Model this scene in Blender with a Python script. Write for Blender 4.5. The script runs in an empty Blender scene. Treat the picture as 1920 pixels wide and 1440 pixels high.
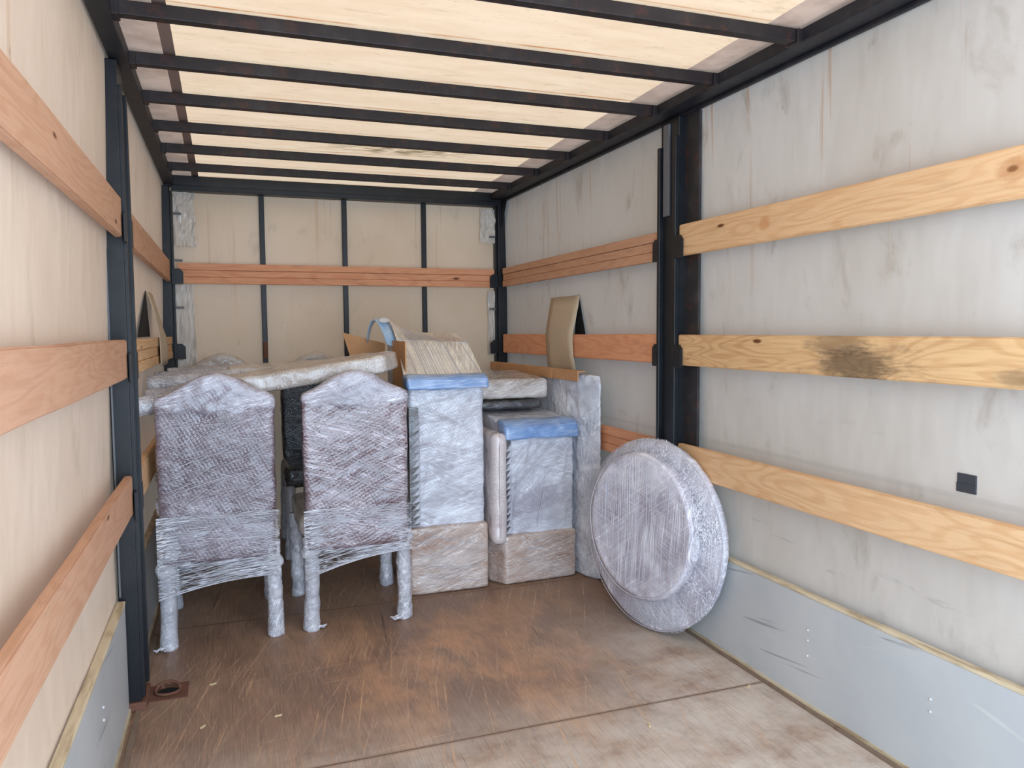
import bpy, bmesh, math, random
from mathutils import Vector, Matrix, noise

scene = bpy.context.scene
COL = scene.collection

# ------------------------------------------------------------------ camera
F_PX, YAW, PIT, ROLL, CAM_H = 1463.47, 0.348, 0.0683, -0.0071, 1.4388
cd = bpy.data.cameras.new('camera')
cam = bpy.data.objects.new('camera', cd)
COL.objects.link(cam)
fwd = Vector((math.sin(YAW) * math.cos(PIT), math.cos(YAW) * math.cos(PIT), -math.sin(PIT)))
r0 = Vector((math.cos(YAW), -math.sin(YAW), 0))
u0 = r0.cross(fwd)
rt = r0 * math.cos(ROLL) + u0 * math.sin(ROLL)
up = -r0 * math.sin(ROLL) + u0 * math.cos(ROLL)
cam.matrix_world = Matrix(((rt.x, up.x, -fwd.x, 0), (rt.y, up.y, -fwd.y, 0), (rt.z, up.z, -fwd.z, CAM_H), (0, 0, 0, 1)))
cd.sensor_width = 36
cd.lens = F_PX / 1920 * 36
cd.clip_start = 0.02
scene.camera = cam

# ------------------------------------------------------------------ light
world = bpy.data.worlds.new('world')
scene.world = world
world.use_nodes = True
bgn = world.node_tree.nodes['Background']
bgn.inputs[0].default_value = (0.645, 0.81, 1.0, 1)
bgn.inputs[1].default_value = 3.4
sd = bpy.data.lights.new('sun', 'SUN')
sd.energy = 1.6
sd.angle = math.radians(4)
sd.color = (1.0, 0.93, 0.80)
sun = bpy.data.objects.new('sun', sd)
COL.objects.link(sun)
sun.rotation_euler = (math.radians(-28), math.radians(-20), 0)
# the open rear of the truck body: tells the renderer where daylight comes in
pd = bpy.data.lights.new('rear_opening_daylight', 'AREA')
pd.shape = 'RECTANGLE'
pd.size = 2.4
pd.size_y = 2.45
pd.cycles.is_portal = True
po = bpy.data.objects.new('rear_opening_daylight', pd)
COL.objects.link(po)
po.location = (0.83, 0.15, 1.25)
po.rotation_euler = (math.radians(90), 0, 0)

vs = scene.view_settings
vs.view_transform = 'Standard'
vs.look = 'None'
vs.gamma = 1
vs.use_curve_mapping = False
vs.exposure = 1.05
scene.cycles.max_bounces = 10
scene.cycles.diffuse_bounces = 6
scene.cycles.transparent_max_bounces = 16
scene.cycles.use_denoising = True
scene.cycles.sample_clamp_indirect = 8

# ------------------------------------------------------------------ helpers
def tag(o, label=None, cat=None, group=None, kind=None):
    if label: o['label'] = label
    if cat: o['category'] = cat
    if group: o['group'] = group
    if kind: o['kind'] = kind
    return o

def empty(name, loc=(0, 0, 0), rot=(0, 0, 0)):
    o = bpy.data.objects.new(name, None)
    o.empty_display_size = 0.1
    o.location = loc
    o.rotation_euler = rot
    COL.objects.link(o)
    return o

def obj(name, bm, mat, parent=None, loc=None, rot=None, smooth=False, bevel=0, seg=2):
    if bevel:
        bmesh.ops.bevel(bm, geom=[e for e in bm.edges], offset=bevel, segments=seg, affect='EDGES', profile=0.5)
    bmesh.ops.recalc_face_normals(bm, faces=bm.faces)
    me = bpy.data.meshes.new(name)
    bm.to_mesh(me)
    bm.free()
    mats = mat if isinstance(mat, (list, tuple)) else [mat]
    for m in mats:
        me.materials.append(m)
    if smooth:
        for p in me.polygons:
            p.use_smooth = True
    o = bpy.data.objects.new(name, me)
    COL.objects.link(o)
    if parent: o.parent = parent
    if loc: o.location = loc
    if rot: o.rotation_euler = rot
    return o

def box(bm, x0, x1, y0, y1, z0, z1):
    vs_ = [bm.verts.new(p) for p in ((x0, y0, z0), (x1, y0, z0), (x1, y1, z0), (x0, y1, z0),
                                     (x0, y0, z1), (x1, y0, z1), (x1, y1, z1), (x0, y1, z1))]
    for f in ((3, 2, 1, 0), (4, 5, 6, 7), (0, 1, 5, 4), (1, 2, 6, 5), (2, 3, 7, 6), (3, 0, 4, 7)):
        bm.faces.new([vs_[i] for i in f])
    return vs_

def bxm(*a):
    bm = bmesh.new()
    box(bm, *a)
    return bm

def prism(bm, pts, axis, a0, a1):
    """outline pts (2D) extruded along axis between a0 and a1"""
    def P(p, a):
        if axis == 'x': return (a, p[0], p[1])
        if axis == 'y': return (p[0], a, p[1])
        return (p[0], p[1], a)
    A = [bm.verts.new(P(p, a0)) for p in pts]
    B = [bm.verts.new(P(p, a1)) for p in pts]
    n = len(pts)
    bm.faces.new(A)
    bm.faces.new(B[::-1])
    for i in range(n):
        bm.faces.new([A[i], B[i], B[(i + 1) % n], A[(i + 1) % n]])

def tube(bm, pts, rad, n=10, cap=True):
    rings = []
    pts = [Vector(p) for p in pts]
    for i, p in enumerate(pts):
        t = (pts[min(i + 1, len(pts) - 1)] - pts[max(i - 1, 0)]).normalized()
        a = Vector((0, 0, 1)) if abs(t.z) < 0.9 else Vector((1, 0, 0))
        u = t.cross(a).normalized()
        v = t.cross(u)
        r = rad[i] if isinstance(rad, (list, tuple)) else rad
        rings.append([bm.verts.new(p + (u * math.cos(2 * math.pi * k / n) + v * math.sin(2 * math.pi * k / n)) * r) for k in range(n)])
    for a, b in zip(rings, rings[1:]):
        for k in range(n):
            bm.faces.new([a[k], a[(k + 1) % n], b[(k + 1) % n], b[k]])
    if cap:
        bm.faces.new(rings[0][::-1])
        bm.faces.new(rings[-1])

def lathe(bm, prof, n=48):
    """prof: (radius, height) pairs, closed at both ends, around local z"""
    rings = []
    for r, h in prof:
        if r < 1e-6:
            rings.append([bm.verts.new((0, 0, h))])
        else:
            rings.append([bm.verts.new((r * math.cos(2 * math.pi * k / n), r * math.sin(2 * math.pi * k / n), h)) for k in range(n)])
    for a, b in zip(rings, rings[1:]):
        for k in range(n):
            k2 = (k + 1) % n
            if len(a) == 1: bm.faces.new([a[0], b[k], b[k2]])
            elif len(b) == 1: bm.faces.new([a[k], a[k2], b[0]])
            else: bm.faces.new([a[k], a[k2], b[k2], b[k]])

TEX = {}
def clouds(size, depth=2):
    k = (size, depth)
    if k not in TEX:
        t = bpy.data.textures.new('clouds', 'CLOUDS')
        t.noise_scale = size
        t.noise_depth = depth
        TEX[k] = t
    return TEX[k]

def soft(o, voxel=0.012, amp=0.012, size=0.12, amp2=0.0, size2=0.03, smooth=4):
    """voxel remesh, rounded and rumpled: padding under stretch film"""
    m = o.modifiers.new('remesh', 'REMESH')
    m.mode = 'VOXEL'
    m.voxel_size = voxel
    m.use_smooth_shade = True
    if smooth:
        s = o.modifiers.new('smooth', 'SMOOTH')
        s.factor = 0.5
        s.iterations = smooth
    for a, sz in ((amp, size), (amp2, size2)):
        if a:
            d = o.modifiers.new('displace', 'DISPLACE')
            d.texture = clouds(sz)
            d.texture_coords = 'LOCAL'
            d.strength = a
            d.mid_level = 0.5
    return o

# ------------------------------------------------------------------ materials
class NT:
    def __init__(s, name):
        s.m = bpy.data.materials.new(name)
        s.m.use_nodes = True
        s.t = s.m.node_tree
        s.t.nodes.clear()
        s.out = s.t.nodes.new('ShaderNodeOutputMaterial')
    def n(s, typ, ins=None, **attr):
        nd = s.t.nodes.new(typ)
        for k, v in attr.items():
            setattr(nd, k, v)
        if ins:
            for k, v in ins.items():
                sock = nd.inputs[k]
                if hasattr(v, 'is_output') or isinstance(v, bpy.types.NodeSocket):
                    s.t.links.new(v, sock)
                else:
                    sock.default_value = v
        return nd
    def link(s, a, b): s.t.links.new(a, b)
    def coord(s): return s.n('ShaderNodeTexCoord').outputs['Object']
    def mapping(s, vec, loc=(0, 0, 0), rot=(0, 0, 0), scale=(1, 1, 1)):
        return s.n('ShaderNodeMapping', {'Vector': vec, 'Location': loc, 'Rotation': rot, 'Scale': scale}).outputs[0]
    def noise(s, vec, scale=5, detail=3, rough=0.55, dist=0.0):
        return s.n('ShaderNodeTexNoise', {'Vector': vec, 'Scale': scale, 'Detail': detail, 'Roughness': rough, 'Distortion': dist}).outputs['Fac']
    def rng(s, v, a, b, c=0.0, d=1.0, smooth=True):
        nd = s.n('ShaderNodeMapRange', {'Value': v, 'From Min': a, 'From Max': b, 'To Min': c, 'To Max': d})
        nd.interpolation_type = 'SMOOTHSTEP' if smooth else 'LINEAR'
        return nd.outputs[0]
    def math(s, op, a, b=0.0, clamp=False):
        nd = s.n('ShaderNodeMath', {0: a, 1: b}, operation=op)
        nd.use_clamp = clamp
        return nd.outputs[0]
    def mix(s, fac, a, b, blend='MIX'):
        nd = s.n('ShaderNodeMix', data_type='RGBA', blend_type=blend)
        for k, v in ((0, fac), (6, a), (7, b)):
            sock = nd.inputs[k]
            if isinstance(v, bpy.types.NodeSocket): s.t.links.new(v, sock)
            else: sock.default_value = v if not isinstance(v, tuple) else (v + (1,) if len(v) == 3 else v)
        return nd.outputs[2]
    def bump(s, h, strength=0.3, dist=0.01, normal=None):
        ins = {'Height': h, 'Strength': strength, 'Distance': dist}
        if normal is not None: ins['Normal'] = normal
        return s.n('ShaderNodeBump', ins).outputs[0]
    def principled(s, color, rough=0.5, normal=None, **kw):
        ins = {'Base Color': color if isinstance(color, bpy.types.NodeSocket) else tuple(color) + (1,), 'Roughness': rough}
        if normal is not None: ins['Normal'] = normal
        ins.update(kw)
        return s.n('ShaderNodeBsdfPrincipled', ins).outputs[0]
    def done(s, sh):
        s.link(sh, s.out.inputs[0])
        return s.m

def sr(r, g, b):
    f = lambda c: (c / 255 / 12.92) if c / 255 <= 0.04045 else ((c / 255 + 0.055) / 1.055) ** 2.4
    return (f(r), f(g), f(b))

def metal_mat(name, col, rough=0.45, dust=0.25, rust=0.0):
    t = NT(name)
    c = t.coord()
    n1 = t.noise(c, 9, 5, 0.65)
    n2 = t.noise(t.mapping(c, scale=(30, 30, 4)), 1.0, 3)
    d = t.math('MULTIPLY', t.rng(n1, 0.45, 0.75), dust)
    colr = t.mix(d, col, sr(88, 82, 80))
    if rust:
        n3 = t.noise(c, 14, 6, 0.7)
        colr = t.mix(t.math('MULTIPLY', t.rng(n3, 0.52, 0.66), rust), colr, sr(98, 52, 30))
    return t.done(t.principled(colr, rough, t.bump(n2, 0.08, 0.004), **{'Specular IOR Level': 0.4}))

M = {}
M['steel'] = metal_mat('black_painted_steel', sr(14, 18, 24), 0.42, 0.10)
M['steel_worn'] = metal_mat('worn_black_steel', sr(40, 38, 40), 0.5, 0.35, 0.35)
M['bow'] = metal_mat('roof_bow_steel', sr(29, 23, 25), 0.55, 0.2, 0.25)
M['rail'] = metal_mat('roof_rail_steel', sr(25, 27, 33), 0.55, 0.2, 0.1)
M['rivet'] = metal_mat('zinc_rivet', sr(190, 192, 194), 0.4, 0.2)
M['plate'] = metal_mat('bright_insert_steel', sr(95, 97, 102), 0.35, 0.3, 0.1)
M['rust'] = metal_mat('rusty_steel', sr(108, 72, 56), 0.8, 0.15, 0.6)
M['tan'] = metal_mat('dusty_edge_angle', sr(126, 106, 90), 0.7, 0.3, 0.6)
M['dark'] = metal_mat('dark_recess', sr(14, 14, 16), 0.9, 0.1)

def tarp_mat(name, col, col2, transl=0.2, stain=0.4, cool_light_and_seam=False):
    t = NT(name)
    c = t.coord()
    big = t.noise(c, 1.1, 4, 0.5)
    fine = t.noise(c, 18, 5, 0.6)
    colr = t.mix(t.rng(big, 0.35, 0.7), col, col2)
    # smears of grime
    g = t.noise(t.mapping(c, scale=(3, 3, 1.6)), 2.2, 6, 0.62, 0.4)
    colr = t.mix(t.math('MULTIPLY', t.rng(g, 0.56, 0.78), stain * 0.7), colr, sr(122, 104, 84))
    # rust runs hanging down from the roof rail
    v = t.noise(t.mapping(c, scale=(9, 9, 0.22)), 2.6, 3, 0.6)
    sep = t.n('ShaderNodeSeparateXYZ', {0: c}).outputs
    hi = t.rng(sep[2], 1.3, 2.4)
    colr = t.mix(t.math('MULTIPLY', t.math('MULTIPLY', t.rng(v, 0.60, 0.70), hi), stain), colr, sr(172, 128, 84))
    # small dark specks and scuffs
    sp = t.noise(t.mapping(c, scale=(20, 20, 7)), 1.6, 4, 0.7)
    colr = t.mix(t.math('MULTIPLY', t.rng(sp, 0.70, 0.76), 0.55), colr, sr(95, 84, 74))
    if cool_light_and_seam:
        # cool daylight on the lower wall, painted in as blue grey streaks
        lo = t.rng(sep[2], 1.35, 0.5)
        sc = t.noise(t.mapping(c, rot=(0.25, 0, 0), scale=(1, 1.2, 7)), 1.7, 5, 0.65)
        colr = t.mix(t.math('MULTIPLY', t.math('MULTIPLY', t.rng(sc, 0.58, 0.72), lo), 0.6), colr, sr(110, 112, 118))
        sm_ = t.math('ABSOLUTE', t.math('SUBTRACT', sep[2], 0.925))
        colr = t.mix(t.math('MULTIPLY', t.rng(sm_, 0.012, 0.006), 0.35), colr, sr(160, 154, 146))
    wr = t.noise(t.mapping(c, scale=(1.2, 1.2, 0.7)), 3.0, 3, 0.5)
    bm_ = t.bump(wr, 0.28, 0.05, t.bump(fine, 0.12, 0.003))
    pr = t.principled(colr, 0.5, bm_, **{'Specular IOR Level': 0.3})
    tr = t.n('ShaderNodeBsdfTranslucent', {'Color': colr, 'Normal': bm_}).outputs[0]
    return t.done(t.n('ShaderNodeMixShader', {0: transl, 1: pr, 2: tr}).outputs[0])

M['tarp_left'] = tarp_mat('left_tarpaulin', sr(212, 190, 170), sr(204, 180, 158), 0.03, 0.4)
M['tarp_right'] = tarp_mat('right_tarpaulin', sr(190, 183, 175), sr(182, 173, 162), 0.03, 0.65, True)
M['tarp_back'] = tarp_mat('back_tarpaulin', sr(206, 184, 160), sr(196, 172, 146), 0.03, 0.4)
M['flap'] = tarp_mat('tarpaulin_flap', sr(192, 176, 152), sr(185, 166, 141), 0.02, 0.2)

t = NT('translucent_roof')
c = t.coord()
a1 = t.noise(t.mapping(c, scale=(1.2, 5, 1)), 2.5, 6, 0.6, 0.5)
a2 = t.noise(t.mapping(c, scale=(4, 14, 1)), 2.5, 5, 0.65)
colr = t.mix(t.rng(a1, 0.3, 0.7), sr(255, 220, 184), sr(246, 208, 170))
colr = t.mix(t.math('MULTIPLY', t.rng(a2, 0.56, 0.75), 0.5), colr, sr(196, 176, 140))
sep = t.n('ShaderNodeSeparateXYZ', {0: c}).outputs
# grimy patch of standing water over one bay near the front of the body
px_ = t.math('ABSOLUTE', t.math('SUBTRACT', sep[0], 0.98))
py_ = t.math('ABSOLUTE', t.math('SUBTRACT', sep[1], 4.66))
pm = t.math('MULTIPLY', t.rng(px_, 0.62, 0.1), t.rng(py_, 0.16, 0.02))
colr = t.mix(t.math('MULTIPLY', pm, t.rng(a2, 0.40, 0.6)), colr, sr(150, 128, 92))
# rust weeping from the bows into the tarpaulin
md = t.math('ABSOLUTE', t.math('SUBTRACT', t.math('MODULO', t.math('SUBTRACT', sep[1], 0.562), 0.5), 0.25))
wob = t.math('ADD', md, t.math('MULTIPLY', t.noise(c, 9, 3), 0.012))
ru = t.math('MULTIPLY', t.rng(wob, 0.015, 0.007), t.rng(t.noise(t.mapping(c, scale=(0.8, 1.5, 1)), 1.5, 3), 0.40, 0.6))
colr = t.mix(t.math('MULTIPLY', ru, 0.85), colr, sr(206, 120, 50))
fl_ = t.noise(t.mapping(c, scale=(26, 60, 1)), 1.0, 3, 0.7)
colr = t.mix(t.math('MULTIPLY', t.rng(fl_, 0.68, 0.74), 0.5), colr, sr(150, 128, 96))
tr = t.n('ShaderNodeBsdfTranslucent', {'Color': colr}).outputs[0]
df = t.n('ShaderNodeBsdfDiffuse', {'Color': t.mix(1.0, colr, (0.5, 0.5, 0.5), 'MULTIPLY')}).outputs[0]
M['roof'] = t.done(t.n('ShaderNodeMixShader', {0: 0.125, 1: df, 2: tr}).outputs[0])

t = NT('opaque_roof_band')
c = t.coord()
a1 = t.noise(c, 6, 6, 0.65)
colr = t.mix(t.rng(a1, 0.35, 0.7), sr(210, 182, 162), sr(180, 152, 134))
df = t.principled(colr, 0.6)
tr = t.n('ShaderNodeBsdfTranslucent', {'Color': colr}).outputs[0]
M['roofband'] = t.done(t.n('ShaderNodeMixShader', {0: 0.06, 1: df, 2: tr}).outputs[0])
t = NT('roof_band_hem')
M['roofhem'] = t.done(t.principled(sr(132, 112, 104), 0.6))

def wood_mat(name, light, dark, grain=1.0, dirt=0.2, marks=()):
    t = NT(name)
    c = t.coord()
    rnd = t.n('ShaderNodeObjectInfo').outputs['Random']
    off = t.n('ShaderNodeCombineXYZ', {0: t.math('MULTIPLY', rnd, 37.0), 1: t.math('MULTIPLY', rnd, 11.0), 2: t.math('MULTIPLY', rnd, 23.0)}).outputs[0]
    v = t.n('ShaderNodeVectorMath', {0: c, 1: off}, operation='ADD').outputs[0]
    # flat-sawn figure: contour lines of a stretched field
    fld = t.noise(t.mapping(v, scale=(0.85, 3, 5.2)), 1.3, 2, 0.45, 0.25)
    ring = t.math('SINE', t.math('MULTIPLY', fld, 85.0 * grain))
    ring = t.rng(ring, -0.2, 1.0)
    fib = t.noise(t.mapping(v, scale=(3, 60, 60)), 2.0, 3, 0.6)
    big = t.noise(t.mapping(v, scale=(1.2, 3, 3)), 1.4, 3, 0.5)
    colr = t.mix(t.math('MULTIPLY', ring, 0.42), light, dark)
    colr = t.mix(t.math('MULTIPLY', t.rng(fib, 0.4, 0.75), 0.35), colr, tuple(x * 0.72 for x in dark))
    colr = t.mix(t.math('MULTIPLY', t.rng(big, 0.3, 0.75), 0.35), colr, tuple(min(1, x * 1.12) for x in light))
    # knots
    vo = t.n('ShaderNodeTexVoronoi', {'Vector': t.mapping(v, scale=(1.0, 2.0, 3.2)), 'Scale': 2.3, 'Randomness': 1.0}).outputs['Distance']
    colr = t.mix(t.rng(vo, 0.085, 0.04), colr, sr(104, 62, 34))
    # grime
    g = t.noise(t.mapping(v, scale=(1.6, 4, 5)), 2.0, 6, 0.7)
    colr = t.mix(t.math('MULTIPLY', t.rng(g, 0.55, 0.75), dirt), colr, sr(70, 54, 44))
    # single knots and stains at their own place along the board
    sp = t.n('ShaderNodeSeparateXYZ', {0: c}).outputs
    for mx, mz, rx, rz, col, amt in marks:
        dx = t.math('DIVIDE', t.math('SUBTRACT', sp[0], mx), rx)
        dz = t.math('DIVIDE', t.math('SUBTRACT', sp[2], mz), rz)
        d2 = t.math('ADD', t.math('MULTIPLY', dx, dx), t.math('MULTIPLY', dz, dz))
        d2 = t.math('ADD', d2, t.math('MULTIPLY', t.math('SUBTRACT', t.noise(t.mapping(c, scale=(6, 30, 30)), 3, 5, 0.7), 0.5), 1.6 if amt < 0.9 else 0.4))
        colr = t.mix(t.math('MULTIPLY', t.rng(d2, 1.0, 0.1), amt), colr, col)
    hb = t.math('ADD', t.math('MULTIPLY', ring, 0.4), fib)
    return t.done(t.principled(colr, 0.62, t.bump(hb, 0.25, 0.003), **{'Specular IOR Level': 0.3}))

M['pine'] = wood_mat('fresh_pine', sr(216, 178, 136), sr(194, 143, 97), 1.2, 0.15)
M['pine_knot'] = wood_mat('knotty_pine', sr(216, 178, 136), sr(194, 143, 97), 1.2, 0.15, ((1.655, 0.082, 0.022, 0.012, sr(48, 32, 22), 0.95), (1.655, 0.082, 0.06, 0.04, sr(176, 116, 70), 0.5), (0.62, 0.07, 0.045, 0.035, sr(190, 128, 80), 0.6)))
M['pine_rough'] = wood_mat('band_sawn_pine', sr(214, 176, 129), sr(173, 122, 73), 1.6, 0.4, ((1.10, 0.045, 0.22, 0.075, sr(62, 52, 44), 0.75), (1.02, 0.11, 0.20, 0.05, sr(84, 72, 60), 0.5), (1.70, 0.03, 0.10, 0.03, sr(84, 70, 56), 0.5)))
M['pine_pink'] = wood_mat('reddish_pine', sr(194, 150, 121), sr(179, 128, 96), 1.0, 0.2)
M['pine_red'] = wood_mat('red_brown_pine', sr(220, 158, 119), sr(198, 125, 88), 0.9, 0.25)

t = NT('phenolic_floor')
c = t.coord()
big = t.noise(c, 1.3, 4, 0.55)
med = t.noise(t.mapping(c, rot=(0, 0, 0.5), scale=(1, 0.6, 1)), 3.0, 6, 0.68, 0.3)
colr = t.mix(t.rng(med, 0.35, 0.7), sr(132, 104, 86), sr(160, 128, 104))
# worn orange patch in the middle where boots and trolleys go
sep = t.n('ShaderNodeSeparateXYZ', {0: c}).outputs
wx = t.rng(t.math('ABSOLUTE', t.math('SUBTRACT', sep[0], 0.95)), 0.95, 0.15)
wy = t.rng(t.math('ABSOLUTE', t.math('SUBTRACT', sep[1], 3.2)), 1.0, 0.1)
worn = t.math('MULTIPLY', t.math('MULTIPLY', wx, wy), t.rng(med, 0.40, 0.66))
colr = t.mix(t.math('MULTIPLY', worn, 0.62), colr, sr(204, 152, 112))
# grey dust towards the rear and right wall, lightened to paint in daylight sheen
dst = t.math('ADD', t.rng(sep[1], 3.0, 2.1), t.math('MULTIPLY', t.rng(sep[0], 1.1, 2.0), t.rng(sep[1], 3.9, 2.9)), True)
dn = t.rng(t.noise(c, 4, 6, 0.7), 0.2, 0.68)
colr = t.mix(t.math('MULTIPLY', t.math('MULTIPLY', dst, dn), 0.8), colr, sr(216, 206, 194))
# scratches: three families of long thin lines
h = None
for ang, sc, ly, lo, amt, cc in ((0.20, 70, 0.5, 0.66, 0.75, sr(206, 164, 126)), (0.42, 95, 0.8, 0.66, 0.6, sr(204, 174, 148)),
                                 (1.45, 60, 0.7, 0.69, 0.55, sr(204, 170, 136)), (0.03, 110, 0.6, 0.65, 0.6, sr(186, 142, 108)),
                                 (0.31, 150, 1.0, 0.63, 0.5, sr(196, 164, 138)), (-0.25, 120, 1.2, 0.67, 0.5, sr(190, 150, 118)), (0.10, 40, 0.35, 0.70, 0.6, sr(70, 58, 50))):
    v = t.mapping(t.mapping(c, rot=(0, 0, ang)), scale=(sc, ly, 1))
    w = t.n('ShaderNodeVectorMath', {0: v, 1: t.n('ShaderNodeCombineXYZ', {0: t.math('MULTIPLY', t.noise(c, 1.2, 1), 1.2)}).outputs[0]}, operation='ADD').outputs[0]
    s_ = t.rng(t.noise(w, 1.0, 1, 0.5), lo, lo + 0.05)
    s_ = t.math('MULTIPLY', s_, t.rng(t.noise(t.mapping(c, loc=(ang * 9, 0, 0)), 3.3, 5, 0.7), 0.42, 0.6))
    colr = t.mix(t.math('MULTIPLY', s_, amt), colr, cc)
grn = t.noise(t.mapping(c, rot=(0, 0, 0.2), scale=(160, 6, 1)), 1.0, 3, 0.6)
colr = t.mix(t.math('MULTIPLY', t.rng(grn, 0.5, 0.75), 0.28), colr, sr(196, 166, 140))
colr = t.mix(t.math('MULTIPLY', t.rng(grn, 0.5, 0.25), 0.35), colr, sr(70, 58, 50))
# joints between the floor sheets
for y_, x0_ in ((4.05, 0), (2.565, 0)):
    jl = t.math('ABSOLUTE', t.math('SUBTRACT', sep[1], y_))
    colr = t.mix(t.math('MULTIPLY', t.rng(jl, 0.016, 0.004), 0.6), colr, sr(140, 108, 82))
    colr = t.mix(t.math('MULTIPLY', t.rng(jl, 0.0035, 0.0015), 0.8), colr, sr(48, 38, 32))
fine = t.noise(c, 60, 4, 0.7)
rough = t.rng(med, 0.3, 0.7, 0.38, 0.58)
M['floor'] = t.done(t.principled(colr, rough, t.bump(fine, 0.12, 0.002), **{'Specular IOR Level': 0.5}))

t = NT('grey_side_board')
c = t.coord()
a = t.noise(c, 2.2, 5, 0.6)
colr = t.mix(t.rng(a, 0.3, 0.7), sr(176, 180, 182), sr(188, 190, 190))
for ang, sc, lo, amt, cc in ((0.12, 30, 0.66, 0.5, sr(84, 88, 94)), (-0.2, 24, 0.68, 0.5, sr(205, 205, 200)), (0.3, 40, 0.66, 0.35, sr(198, 198, 196))):
    v = t.mapping(t.mapping(c, rot=(ang, 0, 0)), scale=(1, 1.1, sc))
    s_ = t.math('MULTIPLY', t.rng(t.noise(v, 1.0, 2), lo, lo + 0.05), t.rng(t.noise(c, 2.6, 3), 0.4, 0.6))
    colr = t.mix(t.math('MULTIPLY', s_, amt), colr, cc)
M['board'] = t.done(t.principled(colr, 0.4, t.bump(t.noise(c, 40, 3), 0.05, 0.002)))
t = NT('pale_board_edge')
c = t.coord()
M['edge'] = t.done(t.principled(t.mix(t.rng(t.noise(t.mapping(c, scale=(20, 3, 20)), 2, 5), 0.4, 0.7), sr(206, 190, 160), sr(160, 138, 108)), 0.6))

def card_mat(name, col):
    t = NT(name)
    c = t.coord()
    a = t.noise(c, 7, 5, 0.6)
    colr = t.mix(t.rng(a, 0.3, 0.75), col, tuple(x * 0.82 for x in col))
    return t.done(t.principled(colr, 0.75, t.bump(t.noise(t.mapping(c, scale=(120, 120, 8)), 1, 2), 0.08, 0.002)))
M['card'] = card_mat('brown_cardboard', sr(202, 153, 107))

def streaks(t, c, fams, axis='y'):
    """film creases: families of long thin lines, each (angle, density, threshold, gain, density along the line)"""
    tot = None
    for ang, sc, lo, gain, ln in fams:
        if axis == 'd':
            v = t.mapping(t.mapping(c, rot=(0, 0, -ang)), scale=(ln, sc, ln))
        elif axis == 'y':
            v = t.mapping(t.mapping(c, rot=(0, ang, 0)), scale=(ln, sc * 0.4, sc))
        else:
            v = t.mapping(t.mapping(c, rot=(0, 0, ang)), scale=(sc, ln, ln))
        n_ = t.noise(v, 1.0, 1.5, 0.5, 0.0)
        r_ = t.math('SUBTRACT', 1.0, t.math('MULTIPLY', t.math('ABSOLUTE', t.math('SUBTRACT', n_, 0.5)), 2.0))
        s_ = t.math('MULTIPLY', t.rng(r_, lo, 1.0), gain)
        s_ = t.math('MULTIPLY', s_, t.rng(t.noise(t.mapping(c, loc=(ang * 3, 1.7 * ang, sc * 0.1)), 3.8, 3, 0.6), 0.40, 0.62))
        tot = s_ if tot is None else t.math('ADD', tot, s_)
    return t.math('MINIMUM', tot, 1.0)

FAM = ((0.15, 120, 0.91, 1.0, 2.0), (0.32, 90, 0.93, 0.9, 1.6), (-0.30, 110, 0.92, 0.9, 2.0), (0.60, 100, 0.93, 0.7, 2.0), (-0.85, 90, 0.94, 0.6, 2.4))

def film_mat(name, base, base2, white, haze=0.35, bubble=0.0, fams=FAM, rough=0.14, gain=1.0, bubscale=62, axis='y', fold=1.0):
    t = NT(name)
    c = t.coord()
    st = streaks(t, c, fams, axis)
    big = t.noise(c, 4.2, 4, 0.6, 0.4)
    crk = t.noise(t.mapping(c, scale=(1, 1, 1.4)), 38, 4, 0.65, 0.3)
    # broad slack folds of the wrap
    fl = t.noise(t.mapping(t.mapping(c, rot=(0, 0.35, 0) if axis == 'y' else (0, 0, 1.0)), scale=(1.2, 4, 6)), 1.6, 1.5, 0.45, 0.3)
    colr = t.mix(t.rng(big, 0.35, 0.68), base, base2)
    hgt = t.math('ADD', t.math('MULTIPLY', st, 0.5), t.math('MULTIPLY', crk, 0.3))
    if bubble:
        vo = t.n('ShaderNodeTexVoronoi', {'Vector': t.mapping(c, rot=(0, 0.5, 0), scale=(1, 0.4, 1)), 'Scale': bubscale, 'Randomness': 0.15}).outputs['Distance']
        b_ = t.rng(vo, 0.6, 0.1)
        colr = t.mix(t.math('MULTIPLY', t.rng(vo, 0.42, 0.7), 0.5 * bubble), colr, tuple(x * 0.4 for x in base))
        hgt = t.math('ADD', hgt, t.math('MULTIPLY', b_, 0.5 * bubble))
    # milky overlaps of film: clouds, and crisp sided bands where a turn ends
    hz = t.math('MULTIPLY', t.rng(t.noise(t.mapping(c, rot=(0, 0.3, 0), scale=(0.8, 1, 1.8)), 3.1, 5, 0.62, 0.5), 0.45, 0.72), haze)
    for an, lo_ in ((0.28, 0.52), (-0.5, 0.57)):
        bn = t.noise(t.mapping(t.mapping(c, rot=(0, an, 0)), scale=(0.5, 1, 4.5)), 1.6, 2, 0.5)
        hz = t.math('ADD', hz, t.math('MULTIPLY', t.rng(bn, lo_, lo_ + 0.02), haze * 0.3), True)
    hz = t.math('ADD', hz, t.math('MULTIPLY', t.rng(crk, 0.55, 0.70), haze * 0.15), True)
    colr = t.mix(hz, colr, white)
    colr = t.mix(t.math('MULTIPLY', st, 0.8 * gain, True), colr, tuple(min(1, x * 1.2) for x in white))
    nm = t.bump(fl, 0.30 * fold, 0.05, t.bump(hgt, 0.35, 0.005))
    return t.done(t.principled(colr, 0.45, nm, **{'Coat Weight': 1.0, 'Coat IOR': 1.62, 'Coat Roughness': rough, 'Coat Normal': nm, 'Specular IOR Level': 0.3}))

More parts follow.
